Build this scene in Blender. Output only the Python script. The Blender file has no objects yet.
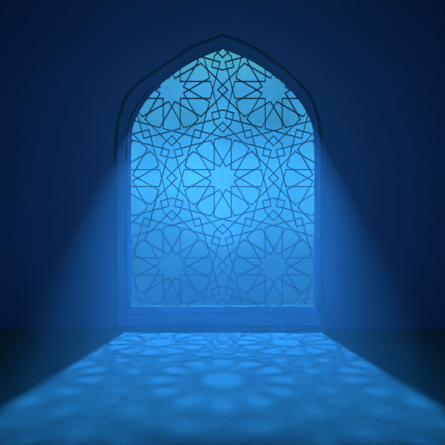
import bpy, bmesh, math
from mathutils import Vector
C = bpy.context.scene

# ------------------------------------------------------------------ camera
F = 600.0            # focal length in pixels of the 445 px frame
CX, HY = 222.7, 271.0    # principal column, horizon row
EYE = 0.58
cam = bpy.data.objects.new('camera', bpy.data.cameras.new('camera'))
C.collection.objects.link(cam)
cam.location = (0, 0, EYE)
cam.rotation_euler = (math.radians(90), 0, 0)
cam.data.sensor_width = 36
cam.data.lens = 36 * F / 445
cam.data.shift_x = -(CX - 222.5) / 445
cam.data.shift_y = (HY - 222.5) / 445
C.camera = cam

# ------------------------------------------------------------------ world: blue hazy dusk sky with soft clouds
W = bpy.data.worlds.new('world'); C.world = W
W.use_nodes = True
nt = W.node_tree; N = nt.nodes; L = nt.links
N.clear()
wo = N.new('ShaderNodeOutputWorld'); bg = N.new('ShaderNodeBackground')
tc = N.new('ShaderNodeTexCoord'); sep = N.new('ShaderNodeSeparateXYZ')
L.new(tc.outputs['Generated'], sep.inputs[0])
mr = N.new('ShaderNodeMapRange')
mr.inputs['From Min'].default_value = -0.10; mr.inputs['From Max'].default_value = 0.50
L.new(sep.outputs['Z'], mr.inputs['Value'])
ramp = N.new('ShaderNodeValToRGB'); cr = ramp.color_ramp
SKY = [(-0.10, (.012, .075, .105)), (-0.04, (.014, .105, .150)), (0.03, (.024, .190, .290)),
       (0.10, (.050, .400, .600)), (0.16, (.068, .570, 1.00)), (0.29, (.072, .580, 1.28)),
       (0.335, (.112, .700, 1.02)), (0.36, (.120, .700, .87)), (0.50, (.020, .070, .28))]
def pos(z): return (z + 0.10) / 0.60
cr.elements[0].position = pos(SKY[0][0]); cr.elements[0].color = (*SKY[0][1], 1)
cr.elements[1].position = pos(SKY[-1][0]); cr.elements[1].color = (*SKY[-1][1], 1)
for z, c in SKY[1:-1]:
    e = cr.elements.new(pos(z)); e.color = (*c, 1)
L.new(mr.outputs[0], ramp.inputs[0])
noi = N.new('ShaderNodeTexNoise'); noi.inputs['Scale'].default_value = 11; noi.inputs['Detail'].default_value = 1.0
L.new(tc.outputs['Generated'], noi.inputs['Vector'])
nm = N.new('ShaderNodeMapRange')
nm.inputs['From Min'].default_value = .3; nm.inputs['From Max'].default_value = .7
nm.inputs['To Min'].default_value = .74; nm.inputs['To Max'].default_value = 1.26
L.new(noi.outputs['Fac'], nm.inputs['Value'])
L.new(ramp.outputs['Color'], bg.inputs['Color']); L.new(nm.outputs[0], bg.inputs['Strength'])
L.new(bg.outputs[0], wo.inputs[0])

# ------------------------------------------------------------------ sun
SUN_TAN = 0.53
sl = bpy.data.lights.new('sun', 'SUN'); so = bpy.data.objects.new('sun', sl); C.collection.objects.link(so)
sl.energy = 15.0; sl.color = (.030, .315, 1.0); sl.angle = math.radians(1.5)
so.rotation_euler = Vector((0, -1, -SUN_TAN)).to_track_quat('-Z', 'Y').to_euler()
so.location = (0, 12, 5)

# added blue fill behind the camera that lifts the window wall, no real source
al = bpy.data.lights.new('rear_fill_light', 'AREA'); ao = bpy.data.objects.new('rear_fill_light', al); C.collection.objects.link(ao)
al.shape = 'RECTANGLE'; al.size = 1.8; al.size_y = 1.8; al.energy = 14; al.color = (.07, .42, 1.0); al.spread = math.radians(48)
ao.location = (0, -1.62, 2.2); ao.rotation_euler = Vector((0, 7.6, -.8)).to_track_quat('-Z', 'Y').to_euler()

# sky portal in the window opening: guides sampling of the sky, gives off nothing itself
pl = bpy.data.lights.new('sky_portal', 'AREA'); po = bpy.data.objects.new('sky_portal', pl); C.collection.objects.link(po)
pl.shape = 'RECTANGLE'; pl.size = 1.9; pl.size_y = 2.7; pl.cycles.is_portal = True
po.location = (0, 6.5, 1.55); po.rotation_euler = (math.radians(-90), 0, 0)

C.cycles.volume_bounces = 0
vs = C.view_settings
vs.view_transform = 'Standard'; vs.look = 'None'; vs.gamma = 1; vs.exposure = 0.0; vs.use_curve_mapping = False

# ------------------------------------------------------------------ materials
def mat(name, col, rough=.85, var=.12, scale=3.0, bump=.15, bscale=40, spec=.25):
    m = bpy.data.materials.new(name); m.use_nodes = True
    t = m.node_tree; b = t.nodes['Principled BSDF']
    b.inputs['Roughness'].default_value = rough
    b.inputs['Specular IOR Level'].default_value = spec
    c = t.nodes.new('ShaderNodeTexCoord')
    n = t.nodes.new('ShaderNodeTexNoise'); n.inputs['Scale'].default_value = scale; n.inputs['Detail'].default_value = 4
    t.links.new(c.outputs['Object'], n.inputs['Vector'])
    r = t.nodes.new('ShaderNodeValToRGB')
    r.color_ramp.elements[0].position = .3; r.color_ramp.elements[1].position = .7
    r.color_ramp.elements[0].color = (*[v * (1 - var) for v in col], 1)
    r.color_ramp.elements[1].color = (*[min(1, v * (1 + var)) for v in col], 1)
    t.links.new(n.outputs['Fac'], r.inputs[0]); t.links.new(r.outputs[0], b.inputs['Base Color'])
    n2 = t.nodes.new('ShaderNodeTexNoise'); n2.inputs['Scale'].default_value = bscale; n2.inputs['Detail'].default_value = 3
    t.links.new(c.outputs['Object'], n2.inputs['Vector'])
    bp = t.nodes.new('ShaderNodeBump'); bp.inputs['Strength'].default_value = bump; bp.inputs['Distance'].default_value = .004
    t.links.new(n2.outputs['Fac'], bp.inputs['Height']); t.links.new(bp.outputs[0], b.inputs['Normal'])
    return m
M_WALL = mat('plaster_blue', (.27, .27, .70), .9, .05, 1.6, .05, 30)
M_FRAME = mat('frame_plaster', (.30, .28, .74), .8, .05, 2.5, .05, 40)
M_FLOOR = mat('floor_stone', (.165, .285, .265), .8, .05, 1.5, .04, 12, .12)
M_SILL = mat('pale_sill', (.65, .68, .68), .6, .05)
M_IRON = mat('dark_blue_iron', (.035, .05, .21), .55, .15, 20, .1, 80)

M_GLASS = bpy.data.materials.new('window_glass'); M_GLASS.use_nodes = True
t = M_GLASS.node_tree; t.nodes.clear()
o_ = t.nodes.new('ShaderNodeOutputMaterial'); mx = t.nodes.new('ShaderNodeMixShader')
tr = t.nodes.new('ShaderNodeBsdfTransparent'); gl = t.nodes.new('ShaderNodeBsdfGlossy')
tr.inputs[0].default_value = (.97, .985, 1, 1); gl.inputs['Roughness'].default_value = .15
mx.inputs[0].default_value = .03
t.links.new(tr.outputs[0], mx.inputs[1]); t.links.new(gl.outputs[0], mx.inputs[2]); t.links.new(mx.outputs[0], o_.inputs[0])

M_HAZE = bpy.data.materials.new('haze'); M_HAZE.use_nodes = True
t = M_HAZE.node_tree; t.nodes.clear()
o_ = t.nodes.new('ShaderNodeOutputMaterial'); sc = t.nodes.new('ShaderNodeVolumeScatter')
sc.inputs['Color'].default_value = (.75, .85, 1, 1)
sc.inputs['Density'].default_value = .10
sc.inputs['Anisotropy'].default_value = .65
t.links.new(sc.outputs[0], o_.inputs['Volume'])

# ------------------------------------------------------------------ helpers
def link(name, bm, m, parent=None, label=None, cat=None, kind=None, smooth=False, normals=True):
    if normals: bmesh.ops.recalc_face_normals(bm, faces=bm.faces)
    me = bpy.data.meshes.new(name); bm.to_mesh(me); bm.free()
    if smooth:
        for p in me.polygons: p.use_smooth = True
    me.materials.append(m)
    o = bpy.data.objects.new(name, me); C.collection.objects.link(o)
    if parent: o.parent = parent
    if label: o['label'] = label
    if cat: o['category'] = cat
    if kind: o['kind'] = kind
    return o
def box(bm, x0, x1, y0, y1, z0, z1):
    v = [bm.verts.new((x, y, z)) for x in (x0, x1) for y in (y0, y1) for z in (z0, z1)]
    for f in ((0, 1, 3, 2), (4, 6, 7, 5), (0, 4, 5, 1), (2, 3, 7, 6), (0, 2, 6, 4), (1, 5, 7, 3)):
        bm.faces.new([v[i] for i in f])
def W3(p, Y, depth=None):        # photograph coordinates read on a plane at distance `depth`, put at distance Y
    d = depth or Y
    return ((p[0]) * d / F, Y, EYE - (p[1] - HY) * d / F)

# arch profile: half width / row, spline-resampled; returned as a loop  bottom-left -> apex -> bottom-right
def catmull(pts, n):
    P = [(2*pts[0][0]-pts[1][0], 2*pts[0][1]-pts[1][1])] + pts + [(2*pts[-1][0]-pts[-2][0], 2*pts[-1][1]-pts[-2][1])]
    out = []
    for i in range(1, len(P)-2):
        for k in range(8):
            u = k/8
            out.append(tuple(.5*((2*P[i][j]) + (-P[i-1][j]+P[i+1][j])*u + (2*P[i-1][j]-5*P[i][j]+4*P[i+1][j]-P[i+2][j])*u*u
                       + (-P[i-1][j]+3*P[i][j]-3*P[i+1][j]+P[i+2][j])*u**3) for j in (0, 1)))
    out.append(pts[-1])
    ln = [0]
    for a, b in zip(out, out[1:]): ln.append(ln[-1] + math.dist(a, b))
    res = []; j = 0
    for k in range(n+1):
        s = ln[-1]*k/n
        while j < len(ln)-2 and ln[j+1] < s: j += 1
        u = (s-ln[j])/max(1e-9, ln[j+1]-ln[j])
        res.append((out[j][0]+(out[j+1][0]-out[j][0])*u, out[j][1]+(out[j+1][1]-out[j][1])*u))
    return res
def arch_loop(left, right, bottom, n=48, nv=6):
    l = catmull(left, n); r = catmull(right, n)       # apex -> spring
    loop = []
    for k in range(nv): loop.append((-left[-1][0], bottom + (left[-1][1]-bottom)*k/nv))
    loop += [(-x, y) for x, y in reversed(l)]
    loop += [(x, y) for x, y in r[1:]]
    for k in range(1, nv+1): loop.append((right[-1][0], right[-1][1] + (bottom-right[-1][1])*k/nv))
    return loop
def offset(loop, d):             # d > 0 grows the loop
    n = len(loop); A = sum(loop[i][0]*loop[(i+1) % n][1]-loop[(i+1) % n][0]*loop[i][1] for i in range(n))
    s = 1 if A > 0 else -1
    out = []
    for i in range(n):
        p, q, r = loop[i-1], loop[i], loop[(i+1) % n]
        a = Vector((q[0]-p[0], q[1]-p[1])).normalized(); b = Vector((r[0]-q[0], r[1]-q[1])).normalized()
        na = Vector((a.y, -a.x))*s; nb = Vector((b.y, -b.x))*s
        m = (na+nb); m.normalize(); k = d/max(.35, m.dot(na))
        out.append((q[0]+m.x*k, q[1]+m.y*k))
    return out

OPEN = [(0, 48.3), (7, 51.3), (17.5, 55.6), (28, 60.6), (35, 64.7), (45, 71.3), (52, 76.5), (60, 83), (66, 89), (72, 95.8),
        (77, 102), (81.5, 109.3), (85.5, 116.4), (88.5, 123.5), (90.0, 131), (90.8, 140), (91.2, 150), (91.4, 160)]
GL = [(0, 33.2), (8, 36.6), (19, 40.6), (33, 46.6), (46, 54.8), (55, 60.7), (63, 66), (74, 73.5), (86, 82.5), (94, 91),
      (99, 98), (104.2, 112.3), (106.7, 123), (108.2, 139), (108.8, 155)]
GR = [(0, 33.2), (8, 36.6), (19, 40.2), (31, 45.6), (39.5, 50.6), (47, 56.6), (56, 62.8), (65, 70), (75, 79.6), (83.5, 88),
      (89.5, 96.4), (94, 108.4), (97, 118.4), (99, 129), (100.8, 142), (101.4, 155)]
G = arch_loop(GL, GR, 328.4)
Gi = offset(G, -3.4)
O = arch_loop(OPEN, OPEN, 307.0)
Ob = arch_loop(OPEN, OPEN, 308.5); F0 = offset(Ob, 4.3); F1 = offset(Ob, 6.0)
# the inner groove is cut along the left jamb and the sill line and runs out to nothing over the crown and down the right jamb
def _cut(p):
    if p[1] > 306: return 1.0
    return min(1.0, max(.12, (-p[0]-66)/14))
F1 = [(a[0]+(b[0]-a[0])*_cut(a), a[1]+(b[1]-a[1])*_cut(a)) for a, b in zip(F0, F1)]

WY = 6.0; LY = 6.05; WBACK = 6.42; HALF = 3.6; TOP = 4.7; REAR = -1.6

def rings(bm, secs):             # secs: list of (loop, Y, read-depth)
    prev = None
    for loop, Y, d in secs:
        vs_ = [bm.verts.new(W3(p, Y, d)) for p in loop]
        if prev:
            n = len(vs_)
            for i in range(n): bm.faces.new((prev[i], prev[(i+1) % n], vs_[(i+1) % n], vs_[i]))
        prev = vs_
def plate(bm, loop, Y, d):       # wall face with the arch cut out
    es = []
    rect = [(-HALF, 0), (HALF, 0), (HALF, TOP), (-HALF, TOP)]
    rv = [bm.verts.new((x, Y, z)) for x, z in rect]
    hv = [bm.verts.new(W3(p, Y, d)) for p in loop]
    for vv in (rv, hv):
        for i in range(len(vv)): es.append(bm.edges.new((vv[i], vv[(i+1) % len(vv)])))
    bmesh.ops.triangle_fill(bm, edges=es, use_beauty=True)

# ------------------------------------------------------------------ room
bm = bmesh.new()
plate(bm, G, WY, WY)
rings(bm, [(G, WY, WY), (G, WY+.28, WY), (Gi, WY+.28, WY)])
plate(bm, offset(O, .6), WBACK, WBACK)
link('wall_back', bm, M_WALL, kind='structure', normals=False)
def slab(name, m, *b):
    bm = bmesh.new(); box(bm, *b); return link(name, bm, m, kind='structure')
slab('floor', M_FLOOR, -HALF, HALF, REAR, WBACK, -.1, 0)
bm = bmesh.new(); box(bm, -HALF, HALF, WBACK, 10.75, 4.62, 4.75)  # unseen slab added outside to keep the sun off the upper window
link('sun_cutoff_slab', bm, M_WALL, kind='structure')
slab('ceiling', M_WALL, -HALF, HALF, REAR, WBACK, TOP, TOP+.1)
slab('wall_left', M_WALL, -HALF-.1, -HALF, REAR, WBACK, -.1, TOP+.1)
slab('wall_right', M_WALL, HALF, HALF+.1, REAR, WBACK, -.1, TOP+.1)
bm = bmesh.new()
for b in ((-HALF-.1, -1, -.1, TOP+.1), (1, HALF+.1, -.1, TOP+.1), (-1, 1, -.1, 1.2), (-1, 1, 3.2, TOP+.1)):  # made-up opening, left in this wall for the added fill light
    box(bm, b[0], b[1], REAR-.2, REAR, b[2], b[3])
link('wall_front', bm, M_WALL, kind='structure')

# ------------------------------------------------------------------ window: stepped casing, sill, pane
win = bpy.data.objects.new('window_1', None); C.collection.objects.link(win)
win['kind'] = 'structure'
bm = bmesh.new()
rings(bm, [(Gi, WY+.28, WY), (Gi, WY-.012, WY), (F1, WY-.012, WY), (F1, WY+.14, WY), (F0, WY+.14, WY), (F0, WY-.004, WY),
           (O, LY-.01, LY), (offset(O, .6), LY+.05, LY+.05), (offset(O, .6), WBACK, WBACK)])
link('window_frame', bm, M_FRAME, win, normals=False)
bm = bmesh.new()
zs = EYE-(306.1-HY)*LY/F; hw = 91.4*LY/F
box(bm, -hw+.001, hw-.001, LY-.006, LY+.042, zs-.02, zs)
link('window_sill', bm, M_SILL, win)
bm = bmesh.new()
a = [bm.verts.new(W3(p, LY+.035, LY)) for p in O]; b = [bm.verts.new(W3(p, LY+.041, LY)) for p in O]
bm.faces.new(a); bm.faces.new(list(reversed(b)))
for i in range(len(a)): bm.faces.new((a[i], b[i], b[(i+1) % len(a)], a[(i+1) % len(a)]))
link('window_pane', bm, M_GLASS, win)

# ------------------------------------------------------------------ lattice screen of twelve-pointed stars
A = 102.0; Rw = 8.5; Pk = 41.0; Rx = 56.0; Rin = A/math.sqrt(3)
def rot(p, a):                    # a clockwise from up; p = (x right, y up)
    c, s = math.cos(a), math.sin(a)
    return (p[0]*c + p[1]*s, -p[0]*s + p[1]*c)
yc = Pk - Rw*math.tan(math.radians(15))
inside_poly = offset(O, 1.0)
def clip(p, q):
    ts = [0.0, 1.0]; n = len(inside_poly)
    dx, dy = q[0]-p[0], q[1]-p[1]
    for i in range(n):
        a, b = inside_poly[i], inside_poly[(i+1) % n]
        ex, ey = b[0]-a[0], b[1]-a[1]
        den = dx*ey-dy*ex
        if abs(den) < 1e-9: continue
        t_ = ((a[0]-p[0])*ey-(a[1]-p[1])*ex)/den; u_ = ((a[0]-p[0])*dy-(a[1]-p[1])*dx)/den
        if 0 < t_ < 1 and 0 <= u_ <= 1: ts.append(t_)
    ts.sort(); out = []
    for t0, t1 in zip(ts, ts[1:]):
        if t1-t0 < 1e-4: continue
        m = (p[0]+dx*(t0+t1)/2, p[1]+dy*(t0+t1)/2); c = False
        for i in range(n):
            a, b = inside_poly[i], inside_poly[i-1]
            if (a[1] > m[1]) != (b[1] > m[1]) and m[0] < (b[0]-a[0])*(m[1]-a[1])/(b[1]-a[1])+a[0]: c = not c
        if c: out.append(((p[0]+dx*t0, p[1]+dy*t0), (p[0]+dx*t1, p[1]+dy*t1)))
    return out
def seg_dist(a, b, c, d):
    def side(p, q, t): return (q[0]-p[0])*(t[1]-p[1])-(q[1]-p[1])*(t[0]-p[0])
    if side(a, b, c)*side(a, b, d) < 0 and side(c, d, a)*side(c, d, b) < 0: return 0
    def pd(p, u, v):
        w = (v[0]-u[0], v[1]-u[1]); L2 = w[0]**2+w[1]**2 or 1e-9
        t_ = max(0, min(1, ((p[0]-u[0])*w[0]+(p[1]-u[1])*w[1])/L2))
        return math.dist(p, (u[0]+w[0]*t_, u[1]+w[1]*t_))
    return min(pd(a, c, d), pd(b, c, d), pd(c, a, b), pd(d, a, b))
def groups(segs):                 # clipped pieces, gathered into connected pieces of ironwork
    S = [(a, b) for p, q in segs for a, b in clip(p, q) if math.dist(a, b) >= .3]
    par = list(range(len(S)))
    def root(i):
        while par[i] != i: i = par[i]
        return i
    for i in range(len(S)):
        for j in range(i):
            if seg_dist(*S[i], *S[j]) < .8: par[root(i)] = root(j)
    out = {}
    for i, g in enumerate(S): out.setdefault(root(i), []).append(g)
    return list(out.values())
BW = 1.12/2
def bars(bm, segs, y0=LY, y1=LY+.022):
    cnt = 0
    for p, q in segs:
        for a, b in ((p, q),):
            d = math.dist(a, b)
            ux, uy = (b[0]-a[0])/d, (b[1]-a[1])/d
            a2 = (a[0]-ux*BW*.7, a[1]-uy*BW*.7); b2 = (b[0]+ux*BW*.7, b[1]+uy*BW*.7)
            nx, ny = -uy*BW, ux*BW
            v = []
            for Y in (y0, y1):
                k = 1.0 if Y == y0 else .85
                for e, s in ((a2, 1), (b2, 1), (b2, -1), (a2, -1)):
                    v.append(bm.verts.new(W3((e[0]+nx*s*k, e[1]+ny*s*k), Y, LY)))
            for f in ((0, 1, 2, 3), (7, 6, 5, 4), (0, 4, 5, 1), (1, 5, 6, 2), (2, 6, 7, 3), (3, 7, 4, 0)):
                bm.faces.new([v[i] for i in f])
            cnt += 1
    return cnt
def rosette(cx, cy):
    pet, cap = [], []
    for k in range(12):
        a = math.radians(30*k)
        for s in (-1, 1):
            f = lambda p: (cx+rot(p, a)[0], cy-rot(p, a)[1])
            pet.append((f((s*Rw, yc)), f((s*Rw, Rw))))
            pet.append((f((s*Rw, yc)), f((0, Pk))))
            e = (-s*Rx*.5, Rx*math.cos(math.radians(30)))
            cap.append((f((0, Pk)), f(e)))
    return pet, cap
def knot(cx, cy, up):             # ring of three small squares round a triangle centre; `up`: 0 or 180
    segs = []; V = Rin-(A/2-5)    # distance of the square's outer vertex from the centre
    Bd = V/(math.cos(math.radians(60))+math.sin(math.radians(60)))
    for k in range(3):
        a = math.radians(up+120*k)
        for s in (-1, 1):
            f = lambda p: (cx+rot(p, a)[0], cy-rot(p, a)[1])
            segs.append((f((0, V)), f((s*Bd*math.sin(math.radians(60)), Bd*.5))))
    return segs
scr = bpy.data.objects.new('lattice_screen', None); C.collection.objects.link(scr)
scr['label'] = 'dark blue lattice screen of twelve-pointed star rosettes filling the tall pointed arch window'
scr['category'] = 'lattice screen'
H = A*math.sqrt(3)/2
for r in range(-2, 3):
    for c in range(-2, 3):
        cx = (c + (.5 if r % 2 else 0))*A; cy = 178 + r*H
        pet, cap = rosette(cx, cy)
        for g in groups(pet + cap):
            bm = bmesh.new(); bars(bm, g); link('star_rosette', bm, M_IRON, scr)
        for ky, up in ((cy-Rin, 180), (cy+Rin, 0)):
            for g in groups(knot(cx, ky, up)):
                bm = bmesh.new(); bars(bm, g, LY+.001, LY+.021); link('tracery_knot', bm, M_IRON, scr)

# ------------------------------------------------------------------ haze hanging in the room
bm = bmesh.new(); box(bm, -HALF+.01, HALF-.01, REAR+.01, WY-.02, .003, TOP-.01)
link('haze', bm, M_HAZE, label='thin blue haze hanging in the room and showing the light shaft below the window', cat='haze', kind='stuff')
